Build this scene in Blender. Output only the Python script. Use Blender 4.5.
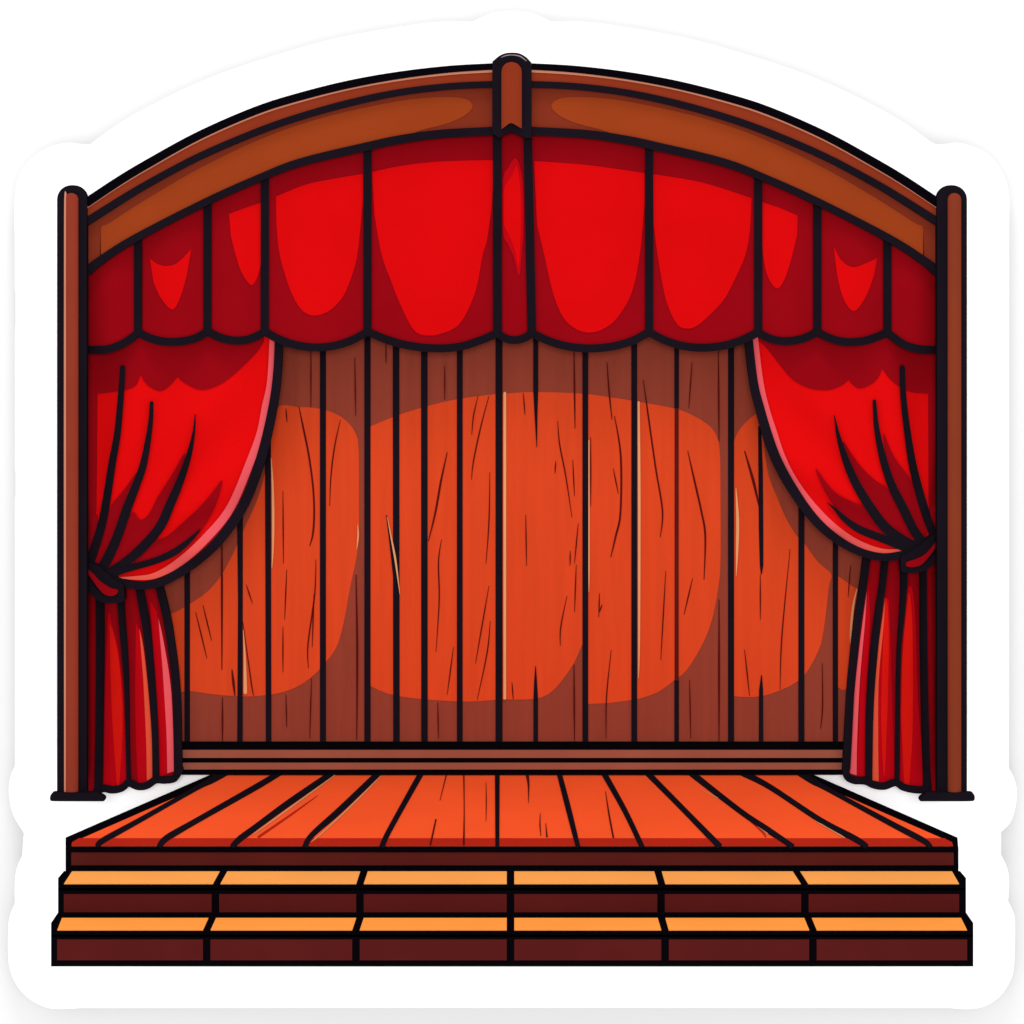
import bpy, bmesh, math
from mathutils import Vector
from mathutils.geometry import tessellate_polygon

for o in list(bpy.data.objects): bpy.data.objects.remove(o)
scene = bpy.context.scene

# ---------------------------------------------------------------- camera
F = 2500.0            # focal length in picture widths/1024
CY = 200.0            # picture row of the camera's eye level
H = 6.41              # camera height above the foot of the steps
D0 = 25.0
cam_d = bpy.data.cameras.new('camera'); cam = bpy.data.objects.new('camera', cam_d)
scene.collection.objects.link(cam); scene.camera = cam
cam.location = (0, -D0, H); cam.rotation_euler = (math.radians(90), 0, 0)
cam_d.sensor_width = 36; cam_d.lens = 36 * F / 1024; cam_d.shift_y = -(512 - CY) / 1024
cam_d.clip_end = 300

# ---------------------------------------------------------------- light
world = bpy.data.worlds.new('World'); scene.world = world; world.use_nodes = True
bg = world.node_tree.nodes['Background']; bg.inputs[0].default_value = (1, 1, 1, 1); bg.inputs[1].default_value = 1.12
def softbox(name, loc, target, size, power):
    l = bpy.data.lights.new(name, 'AREA'); l.shape = 'RECTANGLE'; l.size = size[0]; l.size_y = size[1]; l.energy = power
    o = bpy.data.objects.new(name, l); scene.collection.objects.link(o); o.location = loc
    o.rotation_euler = (Vector(target) - Vector(loc)).to_track_quat('-Z', 'Y').to_euler(); return o
softbox('softbox_high', (-1.0, -14, 34), (0, -1.5, .6), (14, 8), 4200)
softbox('softbox_front', (0, -42, 10.5), (0, 0, 3), (11, 6), 8200)
scene.view_settings.view_transform = 'Standard'; scene.view_settings.look = 'None'
scene.view_settings.exposure = 0; scene.view_settings.gamma = 1; scene.view_settings.use_curve_mapping = False
scene.render.engine = 'CYCLES'

# ---------------------------------------------------------------- materials
def lin(c):
    c = c / 255
    return c / 12.92 if c <= .04045 else ((c + .055) / 1.055) ** 2.4
E_LIGHT = 1.6        # how brightly the lamps light a front face: paint colours are divided by it
MATS = {}
def M(name, rgb, var=.05, wood=False, rough=.6, scale=1.3, k=1):
    if name in MATS: return MATS[name]
    m = bpy.data.materials.new(name); m.use_nodes = True; nt = m.node_tree; b = nt.nodes['Principled BSDF']
    base = [lin(c) * k / E_LIGHT for c in rgb]
    tc = nt.nodes.new('ShaderNodeTexCoord'); mp = nt.nodes.new('ShaderNodeMapping'); n = nt.nodes.new('ShaderNodeTexNoise')
    mp.inputs['Scale'].default_value = (9, 9, .5) if wood else (1, 1, 1)
    n.inputs['Scale'].default_value = scale; n.inputs['Detail'].default_value = 3
    r = nt.nodes.new('ShaderNodeValToRGB')
    r.color_ramp.elements[0].position = .3; r.color_ramp.elements[1].position = .7
    r.color_ramp.elements[0].color = [min(1, c * (1 - var)) for c in base] + [1]
    r.color_ramp.elements[1].color = [min(1, c * (1 + var)) for c in base] + [1]
    nt.links.new(tc.outputs['Object'], mp.inputs[0]); nt.links.new(mp.outputs[0], n.inputs['Vector'])
    nt.links.new(n.outputs[0], r.inputs[0]); nt.links.new(r.outputs[0], b.inputs['Base Color'])
    b.inputs['Roughness'].default_value = rough; b.inputs['Specular IOR Level'].default_value = 0
    MATS[name] = m; return m
def white(name, v):
    m = bpy.data.materials.new(name); m.use_nodes = True; b = m.node_tree.nodes['Principled BSDF']
    n = m.node_tree.nodes.new('ShaderNodeTexNoise'); n.inputs['Scale'].default_value = 40
    r = m.node_tree.nodes.new('ShaderNodeValToRGB')
    r.color_ramp.elements[0].color = (v * .99, v * .99, v * .99, 1); r.color_ramp.elements[1].color = (v, v, v, 1)
    m.node_tree.links.new(n.outputs[0], r.inputs[0]); m.node_tree.links.new(r.outputs[0], b.inputs['Base Color'])
    b.inputs['Roughness'].default_value = .7; b.inputs['Specular IOR Level'].default_value = .1
    return m
WHITE = white('white_card', .96); SHADE_CORE = white('added_dark_core', .1); WALLW = white('white_backdrop_paint', .665)  # dark core is added to deepen the card's shadow on the backdrop
INK = M('blue_black_ink', (26, 20, 28), .1)
BLACK = M('black_ink', (9, 7, 12), .1)
RED_D = M('dark_red_cloth_and_shade', (148, 9, 20), .05)  # also paints the drape shade below the valance and beside folds
RED_B = M('lit_red_cloth', (222, 11, 14), .03, k=0.93)  # painted highlight shapes on the valance panels
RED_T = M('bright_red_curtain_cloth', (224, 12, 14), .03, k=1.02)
RED_C = M('crimson_lit_tone', (190, 8, 22), .06)  # softer lit tone painted on tail pleats and centre valance panel
RED_S = M('scarlet_highlight', (216, 24, 17), .05)  # painted highlight on the tail pleats
PINK = M('pink_trim_and_highlight', (236, 90, 98), .04)  # pink trim, and the highlight painted on the outer tail pleat
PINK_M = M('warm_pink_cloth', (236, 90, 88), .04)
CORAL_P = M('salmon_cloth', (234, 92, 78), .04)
CORAL = M('coral_highlight', (232, 84, 58), .04)  # highlight strip painted along a tail pleat
BEAM_L = M('light_brown_highlight', (161, 65, 28), .04, k=0.93)  # arch highlight painted as a lighter brown
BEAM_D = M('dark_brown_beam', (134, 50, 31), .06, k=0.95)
MOULD = M('red_brown_moulding', (145, 54, 30), .06, k=0.95)
POST_L = M('red_brown_post', (147, 57, 40), .04)
POST_R = M('brown_post', (136, 58, 36), .04)
SHINE = M('pale_highlight', (214, 138, 110), .04)  # highlight lines painted on post and moulding
WALL_D = M('shaded_brown_planks', (137, 59, 44), .06, True, k=1.16)  # brown paints the shade under the valance and beside the curtains
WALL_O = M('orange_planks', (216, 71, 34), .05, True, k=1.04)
WALL_M = M('maroon_gap', (92, 24, 22), .1)
CRACK = M('maroon_crack', (88, 20, 18), .1)
CREAM = M('cream_highlight', (232, 158, 108), .05)  # highlights painted on wall planks and deck boards
SKIRT = M('dusty_brown_skirting', (150, 82, 64), .08, k=1.13)
DECK_O = M('orange_deck', (240, 86, 41), .03, k=1.29)
DECK_D = M('brick_red_deck_edge', (176, 38, 23), .05, k=1.2)
FASCIA = M('maroon_fascia', (84, 29, 25), .08, k=1.2)
RISER = M('maroon_riser', (86, 27, 25), .08, k=1.04)
TREAD_A = M('pale_orange_tread', (243, 160, 80), .04, k=1.24)
TREAD_B = M('orange_tread', (250, 152, 66), .04, k=1.24)
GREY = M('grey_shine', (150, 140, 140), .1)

# ---------------------------------------------------------------- shape helpers
def at(px, py, d): return Vector(((px - 512) * d / F, d - D0, H + (CY - py) * d / F))
def sm(pts, closed=False, n=5):
    P = [tuple(p) for p in pts]; N = len(P); out = []
    rng = range(N) if closed else range(N - 1)
    for i in rng:
        if closed: a, b, c, d = P[i - 1], P[i], P[(i + 1) % N], P[(i + 2) % N]
        else: a, b, c, d = P[max(i - 1, 0)], P[i], P[i + 1], P[min(i + 2, N - 1)]
        for k in range(n):
            t = k / n
            out.append(tuple(.5 * (2 * b[j] + (c[j] - a[j]) * t + (2 * a[j] - 5 * b[j] + 4 * c[j] - d[j]) * t * t + (3 * b[j] - a[j] - 3 * c[j] + d[j]) * t ** 3) for j in range(len(b))))
    if not closed: out.append(P[-1])
    return out
def xat(pts, y):
    if y <= pts[0][1]: return pts[0][0]
    for a, b in zip(pts, pts[1:]):
        if y <= b[1]: return a[0] + (b[0] - a[0]) * (y - a[1]) / (b[1] - a[1] + 1e-9)
    return pts[-1][0]
def mir(pts): return [(1024 - p[0],) + tuple(p[1:]) for p in pts]
def zc(ox, oy, pts): return [(ox + p[0] / 4, oy + p[1] / 4) + tuple(p[2:]) for p in pts]

class Part:
    """collects painted shapes into ONE mesh; shapes are outlines in picture units put at their own real distance"""
    def __init__(s): s.v = []; s.f = []; s.m = []; s.sm = []; s.mats = []
    def mi(s, m):
        if m not in s.mats: s.mats.append(m)
        return s.mats.index(m)
    def _put(s, verts, faces, mat, dep, lift, thick, floor, cell, back=False):
        bm = bmesh.new(); vs = [bm.verts.new((x, y, 0)) for x, y in verts]
        for f in faces:
            if len(set(f)) < 3: continue
            a = sum(verts[f[i]][0] * verts[(f[(i + 1) % len(f)])][1] - verts[(f[(i + 1) % len(f)])][0] * verts[f[i]][1] for i in range(len(f)))
            if abs(a) < 1e-6: continue
            try: bm.faces.new([vs[i] for i in (f[::-1] if a > 0 else f)])
            except ValueError: pass
        if callable(dep) and cell:
            xs = [v[0] for v in verts]; ys = [v[1] for v in verts]
            for ax, lo, hi in ((0, min(xs), max(xs)), (1, min(ys), max(ys))):
                c = cell if ax == 0 else cell * 2
                k = math.floor(lo / c) + 1
                while k * c < hi:
                    co = (k * c + .013, 0, 0) if ax == 0 else (0, k * c + .013, 0); no = (1, 0, 0) if ax == 0 else (0, 1, 0)
                    bmesh.ops.bisect_plane(bm, geom=bm.verts[:] + bm.edges[:] + bm.faces[:], plane_co=co, plane_no=no, dist=1e-4)
                    k += 1
        bm.verts.ensure_lookup_table(); bm.verts.index_update()
        base = len(s.v); mi = s.mi(mat)
        for v in bm.verts:
            x, y = v.co.x, v.co.y
            if floor is not None: p = at(x, y, (H - floor) * F / (y - CY)); p.z += lift
            else: p = at(x, y, dep(x, y) if callable(dep) else dep); p.y -= lift
            s.v.append(p)
        off = Vector((0, 0, -thick)) if floor is not None else Vector((0, thick, 0))
        for f in bm.faces: s.f.append([base + v.index for v in f.verts]); s.m.append(mi); s.sm.append(True)
        if thick > 0:
            mp = {}
            def dup(i, o, key):
                k = (i, key)
                if k not in mp: mp[k] = len(s.v); s.v.append(s.v[base + i] + o)
                return mp[k]
            for e in bm.edges:
                if len(e.link_faces) == 1:
                    a, b = e.verts[0].index, e.verts[1].index
                    s.f.append([dup(a, Vector(), 0), dup(b, Vector(), 0), dup(b, off, 1), dup(a, off, 1)]); s.m.append(mi); s.sm.append(False)
            if back:
                for f in bm.faces: s.f.append([dup(v.index, off, 2) for v in f.verts][::-1]); s.m.append(mi); s.sm.append(False)
        bm.free()
    def poly(s, pts, mat, dep=None, lift=0, thick=.01, floor=None, cell=0, back=False):
        pts = [tuple(p[:2]) for p in pts]
        tris = tessellate_polygon([[Vector((x, y, 0)) for x, y in pts]])
        s._put(pts, [list(t) for t in tris], mat, dep, lift, thick, floor, cell, back); return s
    def line(s, pts, mat, dep=None, w=None, lift=.02, thick=.02, floor=None, cell=0, smooth=True, cap=True):
        P = [tuple(p) if len(p) == 3 else (p[0], p[1], w) for p in pts]
        if smooth and len(P) > 2: P = sm(P, n=5)
        V = []; Fc = []; n = len(P); dirs = []
        for i in range(n):
            a = P[max(i - 1, 0)]; b = P[min(i + 1, n - 1)]; dx, dy = b[0] - a[0], b[1] - a[1]; l = math.hypot(dx, dy) or 1
            dirs.append((dx / l, dy / l)); h = max(P[i][2], .25) / 2
            V += [(P[i][0] - dy / l * h, P[i][1] + dx / l * h), (P[i][0] + dy / l * h, P[i][1] - dx / l * h)]
        for i in range(n - 1): Fc.append([2 * i, 2 * i + 1, 2 * i + 3, 2 * i + 2])
        if cap:
            for i, sg in ((0, -1), (n - 1, 1)):
                if P[i][2] < 1.5: continue
                h = P[i][2] / 2; dx, dy = dirs[i]; ring = [2 * i]
                for k in range(1, 6):
                    a = math.pi * k / 6; c, q = math.cos(a), math.sin(a)
                    V.append((P[i][0] - dy * h * c + sg * dx * h * q, P[i][1] + dx * h * c + sg * dy * h * q)); ring.append(len(V) - 1)
                ring.append(2 * i + 1); Fc.append(ring)
        s._put(V, Fc, mat, dep, lift, thick, floor, cell); return s
    def box(s, x0, x1, y0, y1, z0, z1, mat):
        b = len(s.v); mi = s.mi(mat)
        s.v += [Vector((x, y, z)) for x in (x0, x1) for y in (y0, y1) for z in (z0, z1)]
        for f in ((0, 1, 3, 2), (4, 6, 7, 5), (0, 4, 5, 1), (2, 3, 7, 6), (0, 2, 6, 4), (1, 5, 7, 3)): s.f.append([b + i for i in f]); s.m.append(mi); s.sm.append(False)
        return s
    def build(s, name, parent=None, root=None):
        me = bpy.data.meshes.new(name); r = root.location if root else Vector()
        me.from_pydata([tuple(v - r) for v in s.v], [], s.f); 
        for m in s.mats: me.materials.append(m)
        me.polygons.foreach_set('material_index', s.m); me.polygons.foreach_set('use_smooth', s.sm); me.update()
        o = bpy.data.objects.new(name, me); scene.collection.objects.link(o)
        if parent: o.parent = parent
        elif root: o.parent = root
        return o
def thing(name, label, cat, loc, group=None):
    o = bpy.data.objects.new(name, None); scene.collection.objects.link(o); o.location = loc; o.empty_display_size = .3
    o['label'] = label; o['category'] = cat
    if group: o['group'] = group
    bpy.context.view_layer.update(); return o

# distances from the camera
D_WALL = 25.0; D_CARD = 25.15; D_BACK = 25.35; D_POST = 24.42; D_ARCH = 24.53; D_VAL = 24.64; D_CURT = 24.86

# ---------------------------------------------------------------- setting: the white backdrop
p = Part(); y = D_BACK - D0
p.box(-30, 30, y, y + .2, -25, 35, WALLW); bd = p.build('backdrop'); bd['kind'] = 'structure'

# ---------------------------------------------------------------- white die-cut card behind the stage
top = sm([(512, 10.5), (495, 12.5), (484, 16.5), (473, 21.5)])[:-1] + sm([(473, 21.5), (440, 22), (400, 27), (330, 40), (256, 61.5), (200, 82), (150, 106), (118, 124.5), (90, 144.5)])[:-1]
lft = sm([(90, 144.5), (80, 144), (68, 143), (50, 147), (32, 158), (20, 175), (15, 197), (15, 240)])[:-1] + [(15, 290), (15.8, 292), (15.8, 325), (15, 330), (15, 468), (15.8, 472), (15.8, 495), (15, 500), (15, 740)] + \
    sm([(15, 766), (10.5, 777), (9, 793), (13, 814), (24, 833)])[:-1] + sm([(24, 833), (23, 845), (22.5, 855)])[:-1] + sm([(22.5, 855), (17, 868), (15, 882), (15, 903)])[:-1] + \
    sm([(15, 903), (10.5, 914), (8.5, 926), (8, 950), (9.5, 967), (15, 982), (25, 995), (38, 1004), (52, 1008.5), (70, 1008.5), (80, 1008)])
rgt = [(944, 1008)] + sm([(950, 1008), (968, 1009), (985, 1006), (1000, 996), (1010, 981), (1014, 965), (1015, 925), (1013.5, 913), (1008, 901)])[:-1] + \
    sm([(1008, 901), (1009, 882), (1007, 868), (1001, 855)])[:-1] + [(1001, 855)] + sm([(1001, 832), (1011, 821), (1016, 803), (1016.5, 789), (1013, 776), (1008.5, 768)]) + \
    [(1009, 700), (1009, 400), (1009, 240)] + sm([(1009, 215), (1009, 198), (1006, 182), (999, 167), (988, 154.5), (974, 147), (957, 143), (945, 144), (934, 144.5)])[:-1]
topr = [(p[0], p[1]) for p in mir(top)][::-1]
card = Part().poly(top + lft + rgt + topr[:-1], WHITE, D_CARD, thick=.012).poly(top + lft + rgt + topr[:-1], SHADE_CORE, D_CARD, lift=-.013, thick=.18, back=True).build('backing_card')
card['label'] = 'large white die-cut card with a wavy rounded outline behind the whole red and brown stage'; card['category'] = 'backing card'

# ---------------------------------------------------------------- plank back wall with its skirting
L1 = [(87, 203), (120, 181), (150, 163), (200, 135.5), (256, 111), (300, 97), (350, 84.5), (400, 75.5), (450, 69.5), (494, 66.8)]
L2 = [(87, 222), (120, 201), (150, 183), (200, 156.5), (256, 132.5), (300, 117), (350, 103), (400, 92.5), (450, 86.5), (494, 84.5)]
L3 = [(87, 271.5), (100, 261), (135, 238.5), (206, 202), (256, 179.5), (300, 162.5), (367, 146.5), (400, 139.5), (440, 134), (494, 131)]
L3r = mir(L3)[::-1]
wall = thing('plank_wall', 'brown and orange vertical plank back wall standing between the two red side curtains', 'wall', at(512, 775, D_WALL))
p = Part(); DW = D_WALL
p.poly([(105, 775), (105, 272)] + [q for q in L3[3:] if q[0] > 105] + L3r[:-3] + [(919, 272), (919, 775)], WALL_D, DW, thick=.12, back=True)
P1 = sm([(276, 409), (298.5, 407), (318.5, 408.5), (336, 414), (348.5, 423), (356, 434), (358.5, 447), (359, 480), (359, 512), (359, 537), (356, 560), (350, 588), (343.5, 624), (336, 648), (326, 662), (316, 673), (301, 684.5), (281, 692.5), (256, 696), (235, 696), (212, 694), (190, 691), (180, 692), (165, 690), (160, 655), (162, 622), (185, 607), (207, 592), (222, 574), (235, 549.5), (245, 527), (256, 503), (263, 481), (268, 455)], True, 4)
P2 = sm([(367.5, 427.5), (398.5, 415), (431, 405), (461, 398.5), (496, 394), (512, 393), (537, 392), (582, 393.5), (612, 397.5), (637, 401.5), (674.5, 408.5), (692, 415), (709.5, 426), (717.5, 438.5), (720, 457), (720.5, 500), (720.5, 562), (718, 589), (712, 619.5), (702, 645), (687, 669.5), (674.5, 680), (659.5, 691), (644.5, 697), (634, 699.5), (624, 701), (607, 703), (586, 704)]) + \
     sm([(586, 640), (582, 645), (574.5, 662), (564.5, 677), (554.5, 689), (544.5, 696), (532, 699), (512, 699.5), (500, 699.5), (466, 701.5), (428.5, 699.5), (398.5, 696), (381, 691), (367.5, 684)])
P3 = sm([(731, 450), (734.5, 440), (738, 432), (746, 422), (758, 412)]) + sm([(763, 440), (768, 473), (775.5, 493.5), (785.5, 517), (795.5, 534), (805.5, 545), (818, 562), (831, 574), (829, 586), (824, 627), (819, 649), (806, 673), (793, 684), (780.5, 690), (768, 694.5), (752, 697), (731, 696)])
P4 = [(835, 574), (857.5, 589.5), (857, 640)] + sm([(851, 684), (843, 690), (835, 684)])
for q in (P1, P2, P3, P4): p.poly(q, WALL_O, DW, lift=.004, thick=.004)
yt = 320
INKS = [([(187.3, 560), (187.3, 745)], 5.5), ([(240, 505, 6), (240.5, 600, 4.8), (240, 745, 5.5)], 0), ([(268, 440, 6), (268.7, 745, 5.5)], 0), ([(323, yt), (323, 745)], 6),
        ([(396, yt), (396.5, 745)], 6.5), ([(424.3, yt), (424.5, 745)], 6.5), ([(459.8, yt), (459.8, 745)], 5.8), ([(499, yt), (499, 745)], 7), ([(585.3, yt), (585.3, 745)], 5.8),
        ([(634.2, yt), (634.2, 745)], 5.8), ([(731, yt), (731, 745)], 6), ([(801.3, 505), (801.3, 745)], 6), ([(835.3, 530), (835.3, 745)], 5.2),
        ([(535.7, yt, 5), (535.7, 390, 5), (536, 415, 3), (536.8, 447, .5)], 0), ([(535.6, 666, .6), (535.6, 682, 3), (535.7, 698, 4.6), (535.7, 745, 4.6)], 0),
        ([(759.5, 426, 3), (760.5, 470, 4.5), (761, 530, 4.5), (761.5, 565, 3.5), (761.3, 574, 1)], 0), ([(761.5, 675, .8), (761, 690, 4), (761, 745, 4.6)], 0)]
for q, w in INKS: p.line(q, INK, DW, w or None, lift=.012, thick=.012, smooth=False, cap=False)
p.line([(367.5, yt), (367.5, 745)], INK, DW, 6.2, lift=.012, thick=.012, cap=False)
p.line([(676.6, yt), (676.6, 408)], INK, DW, 4.5, lift=.012, thick=.012, cap=False)
p.line([(676.6, 408), (676.6, 680)], WALL_M, DW, 4, lift=.012, thick=.012, cap=False)
p.line([(676.6, 680), (676.6, 745)], INK, DW, 4.5, lift=.012, thick=.012, cap=False)
# painted cream highlights along the planks
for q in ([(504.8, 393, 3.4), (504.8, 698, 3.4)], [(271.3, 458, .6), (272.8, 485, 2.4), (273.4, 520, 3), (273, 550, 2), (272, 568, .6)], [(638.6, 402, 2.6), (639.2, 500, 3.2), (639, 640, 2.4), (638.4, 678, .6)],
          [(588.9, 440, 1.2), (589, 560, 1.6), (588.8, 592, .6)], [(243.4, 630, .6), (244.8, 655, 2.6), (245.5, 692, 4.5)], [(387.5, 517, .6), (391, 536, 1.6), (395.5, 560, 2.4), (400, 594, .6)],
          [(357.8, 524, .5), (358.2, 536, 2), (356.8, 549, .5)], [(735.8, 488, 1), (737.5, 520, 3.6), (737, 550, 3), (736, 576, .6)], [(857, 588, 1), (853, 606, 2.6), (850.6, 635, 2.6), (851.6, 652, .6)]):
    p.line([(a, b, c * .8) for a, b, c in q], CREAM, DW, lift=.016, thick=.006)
p.line([(386.5, 515, .6), (391, 545, 2.6), (395.5, 580, 4), (397, 600, 3)], INK, DW, lift=.014, thick=.01)
# cracks in the wood
CR = [(256, 256, [[(120, 610), (125, 665)], [(172, 603), (190, 690), (212, 800), (228, 920), (233, 1024), (228, 1110), (215, 1160)], [(338, 655), (315, 760), (300, 880), (295, 1000)], [(395, 405), (399, 640)], [(520, 350), (520, 430)], [(755, 440), (755, 575)],
      [(765, 785), (740, 900), (718, 1024), (690, 1140)], [(888, 560), (870, 640), (863, 715)], [(932, 560), (900, 680), (870, 820), (862, 895)], [(935, 865), (932, 1060), (920, 1230)], [(108, 940), (110, 1230)], [(220, 360), (220, 605)]]),
      (512, 256, [[(45, 548), (52, 635)], [(183, 660), (190, 750), (215, 880), (240, 1046)], [(175, 820), (172, 870)], [(243, 815), (250, 960)], [(248, 370), (252, 690)], [(380, 425), (388, 540), (400, 655)], [(410, 640), (435, 800), (434, 1024), (415, 1120), (395, 1204)],
      [(405, 850), (425, 950)], [(315, 725), (315, 1000)], [(525, 495), (545, 640), (575, 850), (602, 1020), (593, 1124)], [(703, 780), (730, 900), (757, 1020), (773, 1120), (768, 1294)], [(720, 425), (707, 610)], [(825, 375), (828, 740)], [(930, 780), (965, 900), (990, 1010)]]),
      (256, 512, [[(123, 230), (115, 430)], [(108, 460), (108, 640)], [(240, 190), (235, 330), (208, 530), (210, 625)], [(232, 330), (225, 540)], [(120, 730), (123, 860)], [(222, 665), (215, 905)], [(400, 250), (405, 550), (403, 910)],
      [(742, 110), (730, 200), (733, 350), (720, 560)], [(790, 540), (765, 730)], [(932, 295), (878, 605)], [(937, 435), (925, 560), (885, 750)], [(727, 760), (730, 905)]]),
      (512, 512, [[(55, 10), (58, 215)], [(265, 45), (250, 205)], [(233, 155), (232, 215)], [(257, 210), (250, 400)], [(220, 335), (195, 460), (193, 535)], [(248, 610), (250, 920)], [(350, 325), (347, 420)], [(360, 370), (350, 400)],
      [(397, 550), (378, 740), (376, 905)], [(615, 235), (595, 590)], [(722, 265), (688, 410)], [(828, 350), (828, 920)], [(710, 670), (715, 905)], [(930, 550), (950, 735)], [(0, 680), (5, 750)], [(993, 250), (993, 430)]]),
      (768, 512, [[(88, 148), (55, 500), (48, 710)], [(330, 212), (320, 340)], [(217, 605), (218, 780), (210, 865)]]),
      (0, 512, [[(783, 400), (828, 585)], [(812, 372), (847, 515)], [(928, 630), (940, 735)], [(985, 290), (1010, 365)], [(972, 440), (1005, 680), (1015, 735)], [(888, 90), (888, 300), (888, 630)], [(890, 740), (890, 925)]])]
THICKC = {(930, 780): 2.8, (400, 250): 2.2, (828, 350): 2, (928, 630): 2.6, (888, 90): 2.2, (890, 740): 1.8, (765, 785): 2, (410, 640): 1.9, (703, 780): 1.9, (172, 603): 1.8, (380, 425): 1.7, (248, 610): 1.8, (248, 370): 1.8, (525, 495): 1.6, (825, 375): 1.7}
for ox, oy, L in CR:
    for q in L:
        w = THICKC.get(q[0], 1.3); z = zc(ox, oy, q)
        if len(z) == 2: z = [z[0], ((z[0][0] + z[1][0]) / 2, (z[0][1] + z[1][1]) / 2), z[1]]
        n = len(z); z = [(a[0], a[1], (w if 0 < i < n - 1 else w * .4)) for i, a in enumerate(z)]
        p.line(z, CRACK, DW, lift=.009, thick=.006, cap=False)
p.build('plank_panel', root=wall)
p = Part(); ds = D_WALL - .05
p.poly([(105, 742.5), (919, 742.5), (919, 774.8), (105, 774.8)], BLACK, ds, thick=.05)
p.poly([(105, 749.8), (919, 749.8), (919, 757.6), (105, 757.6)], SKIRT, ds, lift=.012, thick=.012)
p.poly([(105, 762.6), (919, 762.6), (919, 769.2), (105, 769.2)], SKIRT, ds, lift=.012, thick=.012)
p.build('skirting_board', root=wall)

# ---------------------------------------------------------------- stage platform
ZF = H - (775 - CY) * D_WALL / F                 # deck height
DF = (H - ZF) * F / (848.5 - CY)
Z1 = H - (868 - CY) * DF / F; D1 = (H - Z1) * F / (888 - CY)
Z2 = H - (915 - CY) * D1 / F; D2 = (H - Z2) * F / (934.5 - CY)
Z3 = H - (966.5 - CY) * D2 / F
platform = thing('stage_platform', 'orange plank stage floor with maroon front board, wider at the front, behind the steps', 'stage floor', (0, DF - D0, Z3))
p = Part()
p.poly([(213, 773.5), (811, 773.5), (957.5, 837.5), (958.5, 849), (65.5, 849), (65.5, 837.5)], BLACK, floor=ZF, thick=.03)
p.poly([(228, 774.8), (796, 774.8), (952, 843), (953, 846.5), (71.5, 846.5), (72, 843)], DECK_O, floor=ZF, lift=.004, thick=.002)
p.poly([(79, 839), (944, 839), (952, 843), (953, 846.5), (71.5, 846.5), (72, 843)], DECK_D, floor=ZF, lift=.008, thick=.003)
for q in ([(226, 774.5, 4), (212, 781, 6), (196, 789.5, 4), (140, 821, 4.5), (104, 841, 5.5), (97, 847.5, 4.5)], [(281, 773, 5), (256, 788, 5.5), (196, 822, 5), (167, 839, 6), (159, 848, 5)], [(333, 773.5, 5.5), (290, 803, 6), (256, 828, 5.5), (240, 840, 6), (232, 848, 5)],
          [(379, 773.5, 5.5), (340, 811, 6), (312, 836, 5), (305, 848, 5.5)], [(421.5, 773.5, 5.5), (400, 812, 5), (387, 836, 5), (382, 848, 5.5)], [(497.3, 773.5, 4.8), (497.3, 848, 4)], [(559, 773.5, 5), (569, 812, 5.5), (578, 848, 4.5)],
          [(603.5, 773.5, 5.5), (625, 812, 5), (642, 848, 5)], [(647, 773.5, 5.5), (685, 812, 5), (720, 848, 6)], [(690.5, 773.5, 6), (740, 812, 5), (768, 831, 5.5), (793, 848, 5)], [(742, 773.5, 6), (770, 788, 5), (820, 821, 5), (855, 840, 6), (867, 848, 5)],
          [(799, 774.5, 4), (813, 782, 6), (829, 791, 4), (890, 824, 5), (922, 841, 5.5), (931, 848, 4)]):
    p.line(q, INK, floor=ZF, lift=.014, thick=.008, smooth=len(q) > 2, cap=False)
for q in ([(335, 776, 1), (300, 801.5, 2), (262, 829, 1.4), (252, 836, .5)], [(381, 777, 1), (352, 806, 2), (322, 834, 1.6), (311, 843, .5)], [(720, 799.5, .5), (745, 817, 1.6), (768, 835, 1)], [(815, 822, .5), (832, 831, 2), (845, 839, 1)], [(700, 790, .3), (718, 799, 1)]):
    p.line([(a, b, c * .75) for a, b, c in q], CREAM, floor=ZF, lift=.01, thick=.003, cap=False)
for q in ([(318, 796, .5), (290, 816, 2), (258, 838, 2.4)], [(750, 822, .5), (762, 832, 2), (766, 838, 1)]): p.line(q, DECK_D, floor=ZF, lift=.007, thick=.002, cap=False)
for q in ([(446.5, 775, 1.2), (440, 801, .5)], [(436, 820, 1.4), (430.3, 846.5, 1.8)], [(463.8, 775, 1.4), (464.2, 810, 1), (463.8, 846.5, 2)], [(486, 783, .4), (486.3, 803, 1), (486, 822, .4)], [(527, 775, 3.5), (528.5, 785, 2), (528.5, 804, .4)],
          [(540.3, 814, .5), (540, 826, 1.2), (541, 837, .5)], [(545.7, 824, .5), (547, 838, 1.8)], [(605.5, 792, .5), (609, 815, 1.6), (613.5, 839, 1.6)]):
    p.line(q, WALL_M, floor=ZF, lift=.01, thick=.003, cap=False)
p.build('deck', root=platform)
xl = at(65.5, 849, DF).x; xr = at(958.5, 849, DF).x
p = Part()
p.poly([(65.5, 848), (958.5, 848), (958.5, 872), (65.5, 872)], BLACK, DF, thick=.06)
p.poly([(71.5, 851.5), (953.5, 851.5), (953.5, 865), (71.5, 865)], FASCIA, DF, lift=.01, thick=.01)
p.build('front_board', root=platform)
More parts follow.
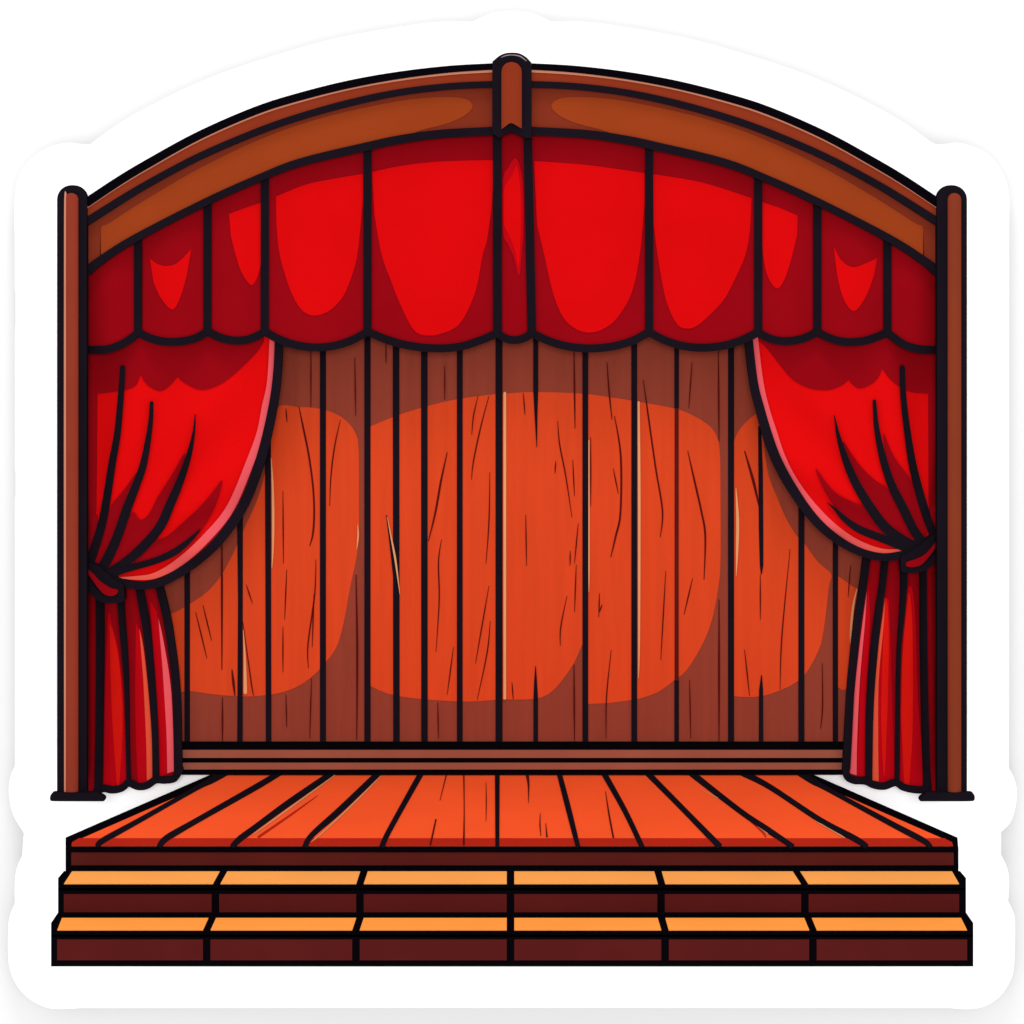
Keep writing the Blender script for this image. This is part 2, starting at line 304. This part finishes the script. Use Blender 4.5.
# timber box that carries the deck back to the card
p = Part(); yb = D_CARD - D0 - .003
a, b = at(216, 775, D_WALL), at(808, 775, D_WALL); z0, z1 = Z3, ZF - .032
cx = [(xl + .01, DF - D0 + .065), (xr - .01, DF - D0 + .065), (b.x, yb), (a.x, yb)]; k0 = len(p.v); mi = p.mi(FASCIA)
p.v += [Vector((x, y_, z)) for z in (z0, z1) for x, y_ in cx]
for f in ((0, 1, 5, 4), (1, 2, 6, 5), (2, 3, 7, 6), (3, 0, 4, 7), (4, 5, 6, 7), (3, 2, 1, 0)): p.f.append([k0 + i for i in f]); p.m.append(mi); p.sm.append(False)
p.build('under_frame', root=platform)

# ---------------------------------------------------------------- two front steps, six blocks wide each
steps = thing('stage_steps', 'two wide front steps with pale orange treads and maroon risers below the stage floor', 'steps', (0, D2 - D0, Z3))
def step(zt, dep, tread_out, tread_in, riser_y, riser_in, divt, divr, tm, yt_, yb_, zbot, ybackd):
    p = Part()
    p.poly(tread_out, BLACK, floor=zt, thick=.02)
    xa = at(tread_out[4][0], tread_out[4][1], dep).x; xb = at(tread_out[3][0], tread_out[3][1], dep).x
    p.box(xa, xb, dep - D0, ybackd - D0 - .004, zbot, zt - .002, BLACK)
    s = p.build('step', root=steps)
    xs_t = [tread_in[0][0]] + [d[0] for d in divt] + [tread_in[1][0]]; xs_b = [tread_in[3][0]] + [d[1] for d in divt] + [tread_in[2][0]]
    xr_ = [riser_in[0]] + divr + [riser_in[1]]; h = 3.8
    for i in range(6):
        l = 0 if i == 0 else h; r = 0 if i == 5 else h
        q = [(xs_t[i] + l, yt_), (xs_t[i + 1] - r, yt_), (xs_b[i + 1] - r, yb_), (xs_b[i] + l, yb_)]
        Part().poly(q, tm, floor=zt, lift=.006, thick=.006).build('tread', parent=s, root=steps)
        q = [(xr_[i] + l, riser_y[0]), (xr_[i + 1] - r, riser_y[0]), (xr_[i + 1] - r, riser_y[1]), (xr_[i] + l, riser_y[1])]
        Part().poly(q, RISER, dep, lift=.008, thick=.008).build('riser', parent=s, root=steps)
step(Z1, D1, [(64, 871), (960, 871), (966, 878), (966, 888), (58, 888), (58, 878)], [(72, 872), (952, 872), (959, 884), (64, 884)], (894, 912), (64, 959),
     [(223.5, 216.7), (364, 360), (510.5, 510.5), (658, 661.5), (796.5, 804.5)], [215.5, 360, 510.5, 661, 804.8], TREAD_A, 872, 884.3, Z3, DF)
step(Z2, D2, [(58, 912.5), (966, 912.5), (973.3, 923), (973.3, 934.5), (51, 934.5), (51, 923)], [(62, 918.5), (961, 918.5), (967, 930.6), (57.3, 930.6)], (939.3, 960), (57.3, 967),
     [(212.3, 206.8), (360, 356), (510.5, 510.5), (661.5, 665), (808, 813)], [206.8, 356, 510.5, 665, 812.8], TREAD_B, 918.5, 930.6, Z3, D1)

# ---------------------------------------------------------------- proscenium: posts, arch, centre post
arch = thing('proscenium_arch', 'brown wooden arched frame with two round-topped side posts and a short centre post', 'arch', at(512, 801, D_POST))
def post(out, inn, mat, sh):
    x0, x1 = out; i0, i1 = inn; c = (x0 + x1) / 2; p = Part()
    r = (x1 - x0) / 2
    p.poly([(x0, 797), (x0, 199)] + [(c - r * math.cos(math.pi * k / 12), 199 - 14 * math.sin(math.pi * k / 12)) for k in range(1, 12)] + [(x1, 199), (x1, 797)], INK, D_POST, thick=.1)
    m0, m1 = (x0 + 3, x1 - 10) if c < 512 else (x0 + 10, x1 - 3)
    p.poly([(m0, 790), (m0, 200), (m1, 200), (m1, 790)], INK, D_POST, lift=-.1, thick=.5)
    ci = (i0 + i1) / 2; ri = (i1 - i0) / 2
    dep = lambda x, y: D_POST - .012 - .05 * math.sqrt(max(0, 1 - ((x - ci) / (ri + .5)) ** 2))
    cap_ = [(ci - ri * math.cos(math.pi * k / 8), 199.5 - 6.5 * math.sin(math.pi * k / 8)) for k in range(1, 8)]
    p.poly([(i0, 794), (i0, 199.5)] + cap_ + [(i1, 199.5), (i1, 794)], mat, dep, thick=.03, cell=2)
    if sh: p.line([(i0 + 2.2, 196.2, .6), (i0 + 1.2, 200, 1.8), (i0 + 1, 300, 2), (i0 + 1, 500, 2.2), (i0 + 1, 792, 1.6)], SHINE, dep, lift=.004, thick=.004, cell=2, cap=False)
    o = p.build('post', root=arch)
    q = Part()
    return o
pl = post((57, 86.7), (64, 78), POST_L, True)
prr = post((937, 967), (948, 961.2), POST_R, False)
Part().poly(sm([(51, 794.5), (53, 792.8), (58, 792.5), (84, 792.5), (98, 792.3), (100, 794), (105, 797.5), (104, 801), (98, 801.3), (75, 801.3), (55, 801.3), (50.5, 800.5), (50, 797)], True, 4), INK, D_POST - .07, thick=.068).build('foot', parent=pl, root=arch)
Part().poly(sm([(974, 794.5), (972, 792.8), (966, 792.5), (940, 792.5), (926, 792.3), (925, 794), (920, 797.5), (920, 801), (926, 801.3), (949, 801.3), (969, 801.3), (974, 800.5), (974.8, 797)], True, 4), INK, D_POST - .07, thick=.068).build('foot', parent=prr, root=arch)
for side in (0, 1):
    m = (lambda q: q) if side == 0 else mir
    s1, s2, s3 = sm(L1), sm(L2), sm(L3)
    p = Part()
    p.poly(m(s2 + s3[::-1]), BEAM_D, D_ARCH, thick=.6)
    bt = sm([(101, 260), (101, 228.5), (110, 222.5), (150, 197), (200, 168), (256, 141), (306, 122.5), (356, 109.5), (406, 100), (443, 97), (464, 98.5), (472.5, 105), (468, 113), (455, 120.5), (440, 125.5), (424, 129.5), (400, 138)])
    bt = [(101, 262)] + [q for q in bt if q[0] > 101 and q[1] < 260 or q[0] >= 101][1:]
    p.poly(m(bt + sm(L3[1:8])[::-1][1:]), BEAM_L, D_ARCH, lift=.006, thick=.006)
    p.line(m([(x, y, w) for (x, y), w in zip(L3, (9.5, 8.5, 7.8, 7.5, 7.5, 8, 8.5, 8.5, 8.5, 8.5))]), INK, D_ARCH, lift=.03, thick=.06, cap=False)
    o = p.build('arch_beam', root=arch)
    p = Part()
    p.poly(m(s1 + s2[::-1]), MOULD, D_ARCH, lift=.05, thick=.62)
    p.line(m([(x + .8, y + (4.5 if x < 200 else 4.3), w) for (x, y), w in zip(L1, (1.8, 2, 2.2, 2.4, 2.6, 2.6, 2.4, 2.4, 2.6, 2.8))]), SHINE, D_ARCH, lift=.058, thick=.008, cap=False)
    p.line(m([(x, y, w) for (x, y), w in zip(L1, (9, 8.8, 8.6, 8.2, 8, 8, 8, 7.5, 7, 6.5))]), BLACK, D_ARCH, lift=.07, thick=.66, cap=False)
    p.line(m([(x, y, w) for (x, y), w in zip(L2, (8, 7.5, 7, 6.8, 6.8, 6.8, 6.8, 6.5, 6.5, 6.5))]), INK, D_ARCH, lift=.07, thick=.06, cap=False)
    p.build('moulding', parent=o, root=arch)
p = Part(); dc = D_ARCH - .1
p.poly([(492.3, 133), (492.3, 62)] + sm([(493, 61), (499, 56), (505, 53.3), (512, 52.6), (519, 53.3), (526, 57), (531.6, 63)]) + [(531.6, 138)] + sm([(525, 138), (518, 134.5), (511.5, 132.2), (505, 134.5), (499, 138)]), INK, dc, thick=.6)
depc = lambda x, y: dc - .012 - .06 * math.sqrt(max(0, 1 - ((x - 511.8) / 11) ** 2))
p.poly([(501.4, 129), (501.4, 72)] + sm([(502.2, 68), (505.5, 63.8), (511.5, 62), (517.5, 63.8), (521, 68)]) + [(521.8, 72), (521.8, 128.5)] + sm([(519, 127), (511, 123), (504.5, 127)]), MOULD, depc, thick=.03, cell=2)
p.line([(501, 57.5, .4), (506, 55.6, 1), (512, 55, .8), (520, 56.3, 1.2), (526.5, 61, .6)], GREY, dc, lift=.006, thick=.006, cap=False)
p.build('centre_post', root=arch)

# ---------------------------------------------------------------- valance: eleven scalloped cloth panels
val = thing('valance', 'red scalloped valance of eleven cloth panels hanging along the underside of the arch', 'valance', at(512, 349, D_VAL))
arc_full = sm(L3) + sm(L3r)
def arc_y(x):
    for a, b in zip(arc_full, arc_full[1:]):
        if a[0] <= x <= b[0]: return a[1] + (b[1] - a[1]) * (x - a[0]) / max(b[0] - a[0], 1e-6)
    return 131
J = [84, 138.5, 207.8, 265, 367.6, 497.5, 532, 649, 758, 817, 887, 940]
JY = [349.5, 332.5, 331, 331.5, 331.5, 333, 333, 332, 332, 331.5, 332.5, 349.7]
LOW = [None, (172, 341.8), (238, 340.5), (317, 347.3), (440, 348.3), (514, 340), (590, 348.3), (702, 347.6), (785, 341), (851, 342), None]
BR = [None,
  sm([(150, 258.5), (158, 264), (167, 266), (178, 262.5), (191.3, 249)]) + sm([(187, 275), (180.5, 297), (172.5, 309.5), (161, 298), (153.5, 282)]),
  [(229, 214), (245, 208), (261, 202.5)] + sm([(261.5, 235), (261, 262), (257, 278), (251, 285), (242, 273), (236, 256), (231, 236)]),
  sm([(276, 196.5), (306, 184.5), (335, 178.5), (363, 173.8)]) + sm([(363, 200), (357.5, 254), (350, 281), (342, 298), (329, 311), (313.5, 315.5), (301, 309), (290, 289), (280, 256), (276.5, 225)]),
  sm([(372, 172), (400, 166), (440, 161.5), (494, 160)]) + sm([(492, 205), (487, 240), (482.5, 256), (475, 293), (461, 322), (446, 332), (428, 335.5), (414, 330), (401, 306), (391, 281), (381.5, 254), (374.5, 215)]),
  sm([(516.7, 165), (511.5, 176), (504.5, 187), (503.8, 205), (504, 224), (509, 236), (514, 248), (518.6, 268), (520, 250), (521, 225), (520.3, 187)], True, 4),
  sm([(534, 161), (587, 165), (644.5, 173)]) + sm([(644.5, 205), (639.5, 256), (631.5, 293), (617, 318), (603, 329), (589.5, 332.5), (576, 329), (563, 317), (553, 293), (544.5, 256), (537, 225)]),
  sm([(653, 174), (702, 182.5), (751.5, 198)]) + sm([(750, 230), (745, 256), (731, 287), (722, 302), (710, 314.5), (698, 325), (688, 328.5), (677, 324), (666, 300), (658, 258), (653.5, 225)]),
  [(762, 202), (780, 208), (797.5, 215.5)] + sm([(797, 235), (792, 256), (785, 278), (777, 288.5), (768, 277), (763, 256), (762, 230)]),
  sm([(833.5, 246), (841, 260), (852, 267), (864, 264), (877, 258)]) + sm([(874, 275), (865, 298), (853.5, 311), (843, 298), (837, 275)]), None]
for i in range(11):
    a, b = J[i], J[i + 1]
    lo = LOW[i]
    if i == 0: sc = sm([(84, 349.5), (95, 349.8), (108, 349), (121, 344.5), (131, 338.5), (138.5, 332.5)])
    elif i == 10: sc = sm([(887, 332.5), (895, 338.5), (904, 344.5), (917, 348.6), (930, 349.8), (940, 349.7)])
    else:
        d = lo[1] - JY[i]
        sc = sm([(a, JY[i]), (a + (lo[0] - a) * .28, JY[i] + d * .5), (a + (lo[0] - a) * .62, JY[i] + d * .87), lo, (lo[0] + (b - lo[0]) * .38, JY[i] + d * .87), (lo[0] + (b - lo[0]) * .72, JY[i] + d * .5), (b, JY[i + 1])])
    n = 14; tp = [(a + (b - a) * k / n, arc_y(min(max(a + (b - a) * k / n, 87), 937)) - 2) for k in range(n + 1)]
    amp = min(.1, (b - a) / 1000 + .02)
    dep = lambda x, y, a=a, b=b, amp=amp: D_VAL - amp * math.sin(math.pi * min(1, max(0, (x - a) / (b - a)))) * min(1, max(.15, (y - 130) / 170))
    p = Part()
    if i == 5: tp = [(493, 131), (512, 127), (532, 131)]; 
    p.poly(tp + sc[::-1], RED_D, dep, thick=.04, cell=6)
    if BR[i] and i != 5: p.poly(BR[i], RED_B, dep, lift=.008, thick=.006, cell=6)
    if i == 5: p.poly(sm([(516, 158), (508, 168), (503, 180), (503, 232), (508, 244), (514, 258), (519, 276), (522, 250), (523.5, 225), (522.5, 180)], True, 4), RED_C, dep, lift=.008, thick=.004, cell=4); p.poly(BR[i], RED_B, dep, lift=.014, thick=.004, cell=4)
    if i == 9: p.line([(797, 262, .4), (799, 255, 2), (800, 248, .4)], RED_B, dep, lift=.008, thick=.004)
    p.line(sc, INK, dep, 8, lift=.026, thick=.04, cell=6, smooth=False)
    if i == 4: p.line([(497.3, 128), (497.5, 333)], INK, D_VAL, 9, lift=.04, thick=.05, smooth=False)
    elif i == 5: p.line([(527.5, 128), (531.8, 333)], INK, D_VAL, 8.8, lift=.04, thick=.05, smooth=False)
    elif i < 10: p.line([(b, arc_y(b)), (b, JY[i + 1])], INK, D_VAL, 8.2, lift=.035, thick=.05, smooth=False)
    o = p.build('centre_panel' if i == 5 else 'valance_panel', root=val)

# ---------------------------------------------------------------- side curtains
def curtain(label, edge, trim, band, strip, folds, wedges, slivers, gather, tie, tieline, gx, xin, tails, hem, tailfill, stripfill, bottomy):
    root = thing('stage_curtain', label, 'curtain', at(gx, 790, D_CURT), 'red stage curtains tied back at the sides of the stage')
    es = sm(edge); sgn = 1 if xin < 512 else -1
    egs = sorted([(q[0], q[1]) for q in es if q[1] <= max(e[1] for e in edge)], key=lambda q: q[1])
    def dep(x, y):
        r = math.hypot(x - gather[0], y - gather[1]); th = math.atan2(abs(x - gather[0]), max(1, gather[1] - y))
        f = .03 * min(1, r / 130) * math.cos(th * 16)
        return D_CURT - .13 + f - .05 * math.sin(math.pi * min(1, max(0, abs(x - xin) / 190)))
    p = Part()
    body = [(xin, 300), (es[0][0], 300)] + [(q[0], q[1]) for q in es] + [(xin, es[-1][1])]
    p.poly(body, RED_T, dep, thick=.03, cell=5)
    p.poly(band, RED_D, dep, lift=.008, thick=.006, cell=5)  # shade below the valance, painted dark red
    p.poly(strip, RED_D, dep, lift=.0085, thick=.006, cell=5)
    for k, w in enumerate(wedges): p.poly(w, RED_D, dep, lift=.013 + .003 * k, thick=.006, cell=5)  # fold shade painted as dark wedges
    for w in slivers: p.line(w, RED_B, dep, lift=.026, thick=.008, cell=5, cap=False)
    for k, f in enumerate(folds): p.line(f, INK, dep, lift=.036 + .004 * k, thick=.025, cell=5)
    p.line([(q[0], q[1], w) for q, w in zip(edge, [8.5, 8.5, 9, 9.8, 10, 10, 9.5, 9, 8.3] + [7.6] * (len(edge) - 9))], INK, dep, lift=.054, thick=.06, cell=5)
    drape = p.build('drape', root=root)
    p = Part(); n = len(trim)
    T = sm(trim, n=6); m = len(T); c1, c2 = m - 25, m - 16
    for a, b, mt in ((0, c1 + 1, PINK), (c1, c2 + 1, PINK_M), (c2, m, CORAL_P)): p.line(T[a:b], mt, dep, lift=.026, thick=.015, cell=5, cap=False, smooth=False)
    p.build('trim', parent=drape, root=root)
    # gathered tail below the tie
    bnd = sorted([t for t in tails], key=lambda t: t[0][0])
    bnd = [[(xin, 500), (xin, 800)]] + bnd if sgn > 0 else bnd + [[(xin, 500), (xin, 800)]]
    def dt(x, y):
        X = [xat([(q[0], q[1]) for q in t], y) for t in bnd]
        for a, b in zip(X, X[1:]):
            if a <= x <= b: return D_CURT + .02 - .05 * math.sin(math.pi * (x - a) / max(b - a, .1))
        return D_CURT + .02
    p = Part()
    p.poly(stripfill, RED_D, dt, thick=.03, cell=4)
    for sh, m, lf in tailfill: p.poly(sh, m, dt, lift=lf, thick=.006, cell=4)  # pleat highlights laid on as colour stripes
    for t in tails: p.line(t, INK, dt, lift=.03, thick=.05, cell=4)
    p.line(hem, INK, dt, 7.2, lift=.032, thick=.05, cell=4)
    p.build('tail', root=root)
    # tie
    p = Part(); dtie = D_CURT - .24
    for k, t in enumerate(tieline): p.line(t, INK, dtie, lift=.004 * k, thick=.12)
    p.poly([(xin, 569 if sgn > 0 else 541), (gx - 28 * sgn, 578 if sgn > 0 else 552), (gx - 14 * sgn, 590 if sgn > 0 else 566), (gx - 26 * sgn, 596 if sgn > 0 else 569), (xin, 583 if sgn > 0 else 557)], INK, dtie, lift=-.01, thick=.05)
    p.poly(tie, RED_D, dtie, lift=.022, thick=.03)
    p.build('tieback', root=root)
    return root

sc2 = lambda q: sm(q)
eL = [(279.5, 334), (278, 370), (273.5, 406), (262, 456), (245, 502), (225, 533), (205, 554), (182, 571), (160, 582), (140, 585), (121, 581.5), (105, 573), (86, 562)]
trimL = [(273.1, 334, 5.98), (270.6, 381, 6.44), (265.9, 406, 7.36), (261.1, 431, 7.36), (252.3, 456.8, 7.91), (230.8, 507.4, 8.28), (205.8, 538.4, 8.74), (180.3, 561.4, 8.28), (156.26, 574.9, 5.98), (136.26, 577.6, 3.68), (115.26, 577, 0.55)]
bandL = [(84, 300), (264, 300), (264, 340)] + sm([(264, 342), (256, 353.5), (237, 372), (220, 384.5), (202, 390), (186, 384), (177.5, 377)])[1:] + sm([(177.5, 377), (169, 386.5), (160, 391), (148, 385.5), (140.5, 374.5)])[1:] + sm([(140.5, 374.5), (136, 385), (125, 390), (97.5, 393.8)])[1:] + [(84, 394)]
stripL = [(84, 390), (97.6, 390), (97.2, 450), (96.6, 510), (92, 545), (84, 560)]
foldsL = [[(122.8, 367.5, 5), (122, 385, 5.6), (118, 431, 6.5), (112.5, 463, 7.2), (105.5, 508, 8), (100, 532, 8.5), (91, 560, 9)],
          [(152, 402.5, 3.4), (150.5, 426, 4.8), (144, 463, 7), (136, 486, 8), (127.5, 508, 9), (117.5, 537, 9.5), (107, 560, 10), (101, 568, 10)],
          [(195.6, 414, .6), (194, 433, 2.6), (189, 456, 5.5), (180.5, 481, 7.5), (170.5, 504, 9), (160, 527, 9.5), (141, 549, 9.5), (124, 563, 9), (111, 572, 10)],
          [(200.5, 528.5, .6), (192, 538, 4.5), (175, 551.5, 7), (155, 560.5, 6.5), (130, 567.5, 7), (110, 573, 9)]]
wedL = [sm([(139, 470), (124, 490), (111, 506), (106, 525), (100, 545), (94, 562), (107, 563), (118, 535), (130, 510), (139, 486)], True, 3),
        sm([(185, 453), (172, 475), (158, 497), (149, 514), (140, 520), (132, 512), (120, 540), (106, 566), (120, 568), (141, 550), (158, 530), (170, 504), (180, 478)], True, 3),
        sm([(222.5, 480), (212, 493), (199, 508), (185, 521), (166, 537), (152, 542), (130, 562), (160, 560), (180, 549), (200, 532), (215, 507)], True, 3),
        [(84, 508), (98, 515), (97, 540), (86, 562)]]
slivL = []
tieL = sm([(86, 569), (92.5, 572.8), (100.3, 581), (110.5, 587.5), (118.3, 590), (114.8, 595.2), (105.8, 594.5), (98, 587)], True, 4)
tlL = [[(85, 565, 7), (95, 569, 9), (104, 577.5, 10), (113, 583.5, 8), (121, 586, 6)], [(84, 580, 8), (90, 587, 8), (97, 594.5, 8), (104, 599, 7.5), (119, 599.5, 7)], [(120.8, 586, 6), (121.3, 599, 7)]]
tailsL = [[(100.3, 594, 9), (100.6, 650, 8.5), (99.6, 737, 8), (98.6, 790, 8)], [(121, 596, 7), (122.7, 624, 7), (125, 652, 6.6), (127, 687, 5), (128, 737, 4.3), (129, 782, 4.3)],
          [(139, 584, 8), (144.3, 612, 8.5), (148, 637, 8), (152.6, 687, 7), (155.5, 737, 6.6), (156, 780, 6)], [(158.5, 582, 8), (166, 612, 8), (170.5, 637, 8), (175.3, 674, 8), (177.5, 712, 8), (178.6, 772, 8)]]
hemL = sm([(97, 791), (104, 788), (113, 789.3), (122, 787.5), (129, 782.5), (138, 785.8), (147, 785), (156, 779.5), (166, 779.5), (175, 777.5), (180, 769)])
sfL = [(84, 580), (158, 580), (166, 612), (170.5, 637), (175.3, 674), (177.5, 712), (178.6, 770), (176, 777), (156, 779), (147, 784), (129, 782), (113, 788), (96, 788), (95, 793), (86, 796)]
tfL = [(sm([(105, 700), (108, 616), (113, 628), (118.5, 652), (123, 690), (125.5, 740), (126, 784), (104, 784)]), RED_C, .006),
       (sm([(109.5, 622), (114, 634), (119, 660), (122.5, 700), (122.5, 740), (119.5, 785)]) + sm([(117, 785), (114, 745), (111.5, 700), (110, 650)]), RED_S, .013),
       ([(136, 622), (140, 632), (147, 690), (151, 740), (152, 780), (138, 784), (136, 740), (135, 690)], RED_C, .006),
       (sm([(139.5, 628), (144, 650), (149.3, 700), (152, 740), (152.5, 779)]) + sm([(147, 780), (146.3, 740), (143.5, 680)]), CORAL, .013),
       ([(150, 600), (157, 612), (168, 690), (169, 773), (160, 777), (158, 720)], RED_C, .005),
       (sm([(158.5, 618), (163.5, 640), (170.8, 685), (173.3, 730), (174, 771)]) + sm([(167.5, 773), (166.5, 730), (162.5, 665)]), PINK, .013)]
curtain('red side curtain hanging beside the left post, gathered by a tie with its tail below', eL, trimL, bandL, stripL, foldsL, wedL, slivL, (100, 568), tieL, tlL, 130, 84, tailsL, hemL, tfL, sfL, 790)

eR = [(747.5, 334), (753, 381), (759.5, 408), (766.5, 433), (775.5, 458), (788, 482), (806, 509), (823, 528), (843, 543), (863, 552.5), (881, 556.5), (900, 555), (915, 549), (928, 540), (939, 531)]
trimR = [(754.5, 334, 5.46), (760.0, 381, 5.88), (765.7, 408, 6.55), (772.9, 431, 6.72), (781.4, 456.6, 7.14), (793.6, 481.2, 7.98), (811.1, 505.2, 8.4), (833.1, 527.2, 7.98), (856.1, 542.2, 6.72), (879.74, 550.2, 4.62), (897.74, 550, 2.52), (908.74, 548, 0.5)]
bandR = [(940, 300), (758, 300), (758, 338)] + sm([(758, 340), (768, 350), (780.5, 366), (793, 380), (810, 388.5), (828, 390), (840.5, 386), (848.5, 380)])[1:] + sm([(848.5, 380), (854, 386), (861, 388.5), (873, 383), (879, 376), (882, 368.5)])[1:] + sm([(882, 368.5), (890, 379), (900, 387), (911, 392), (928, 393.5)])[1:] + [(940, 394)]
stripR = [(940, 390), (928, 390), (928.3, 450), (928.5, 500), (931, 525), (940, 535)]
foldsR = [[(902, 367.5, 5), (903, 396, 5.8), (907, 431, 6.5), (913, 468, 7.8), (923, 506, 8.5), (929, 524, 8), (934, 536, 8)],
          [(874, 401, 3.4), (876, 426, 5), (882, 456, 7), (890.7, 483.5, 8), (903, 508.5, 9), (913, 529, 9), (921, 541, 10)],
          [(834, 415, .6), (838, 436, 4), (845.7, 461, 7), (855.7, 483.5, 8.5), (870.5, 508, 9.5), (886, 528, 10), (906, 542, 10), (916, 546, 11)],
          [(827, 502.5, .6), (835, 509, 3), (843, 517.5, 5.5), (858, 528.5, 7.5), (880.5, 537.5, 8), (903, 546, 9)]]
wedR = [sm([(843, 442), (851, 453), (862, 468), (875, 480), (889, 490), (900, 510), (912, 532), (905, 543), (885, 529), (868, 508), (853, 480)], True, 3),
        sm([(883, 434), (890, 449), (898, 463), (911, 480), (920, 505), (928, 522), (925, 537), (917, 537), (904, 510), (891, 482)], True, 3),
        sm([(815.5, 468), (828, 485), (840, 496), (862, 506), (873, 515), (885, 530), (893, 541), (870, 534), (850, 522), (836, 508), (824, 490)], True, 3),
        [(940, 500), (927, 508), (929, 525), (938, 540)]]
slivR = []
tieR = sm([(938, 539), (930, 549), (923, 555.4), (914, 559.5), (906.4, 562), (907.5, 566.5), (920, 565), (929, 555.8), (936, 546)], True, 4)
tlR = [[(939, 534, 7), (928, 544.5, 9), (919, 552, 9), (905, 558, 6.5)], [(938, 554, 6.5), (930.6, 562, 6.5), (924, 567.5, 6.5), (914, 570, 6.2), (905, 569.6, 6)], [(903.5, 558, 6), (903.8, 569.5, 6)]]
tailsR = [[(867, 553, 8), (862.5, 587, 7.5), (858.5, 612, 7.5), (855.3, 637, 7.5), (852.8, 662, 7.5), (850.5, 687, 7.5), (847.7, 737, 8), (846, 768, 8)], [(885, 556, 7.5), (881.8, 587, 7), (878, 612, 7), (872.3, 662, 7.5), (869.3, 712, 7.5), (868.4, 782, 7)],
          [(903.5, 562, 8), (903.3, 587, 7), (901.7, 612, 6), (898.2, 662, 4.5), (897, 768, 5), (896, 783, 5)], [(922.6, 566, 7.5), (923, 637, 7.5), (924.4, 712, 7.5), (926, 768, 7.5), (927.5, 790, 8)]]
hemR = sm([(845.5, 768), (847, 776), (854, 779.8), (865, 780.5), (874, 784.5), (884, 785.5), (895, 782), (903, 786.5), (914, 789), (928, 789.5)])
sfR = [(940, 550), (867, 550), (862, 587), (855, 637), (850, 687), (846, 768), (848, 777), (868, 780), (884, 785), (895, 782), (914, 788), (928, 789), (929, 794), (940, 796)]
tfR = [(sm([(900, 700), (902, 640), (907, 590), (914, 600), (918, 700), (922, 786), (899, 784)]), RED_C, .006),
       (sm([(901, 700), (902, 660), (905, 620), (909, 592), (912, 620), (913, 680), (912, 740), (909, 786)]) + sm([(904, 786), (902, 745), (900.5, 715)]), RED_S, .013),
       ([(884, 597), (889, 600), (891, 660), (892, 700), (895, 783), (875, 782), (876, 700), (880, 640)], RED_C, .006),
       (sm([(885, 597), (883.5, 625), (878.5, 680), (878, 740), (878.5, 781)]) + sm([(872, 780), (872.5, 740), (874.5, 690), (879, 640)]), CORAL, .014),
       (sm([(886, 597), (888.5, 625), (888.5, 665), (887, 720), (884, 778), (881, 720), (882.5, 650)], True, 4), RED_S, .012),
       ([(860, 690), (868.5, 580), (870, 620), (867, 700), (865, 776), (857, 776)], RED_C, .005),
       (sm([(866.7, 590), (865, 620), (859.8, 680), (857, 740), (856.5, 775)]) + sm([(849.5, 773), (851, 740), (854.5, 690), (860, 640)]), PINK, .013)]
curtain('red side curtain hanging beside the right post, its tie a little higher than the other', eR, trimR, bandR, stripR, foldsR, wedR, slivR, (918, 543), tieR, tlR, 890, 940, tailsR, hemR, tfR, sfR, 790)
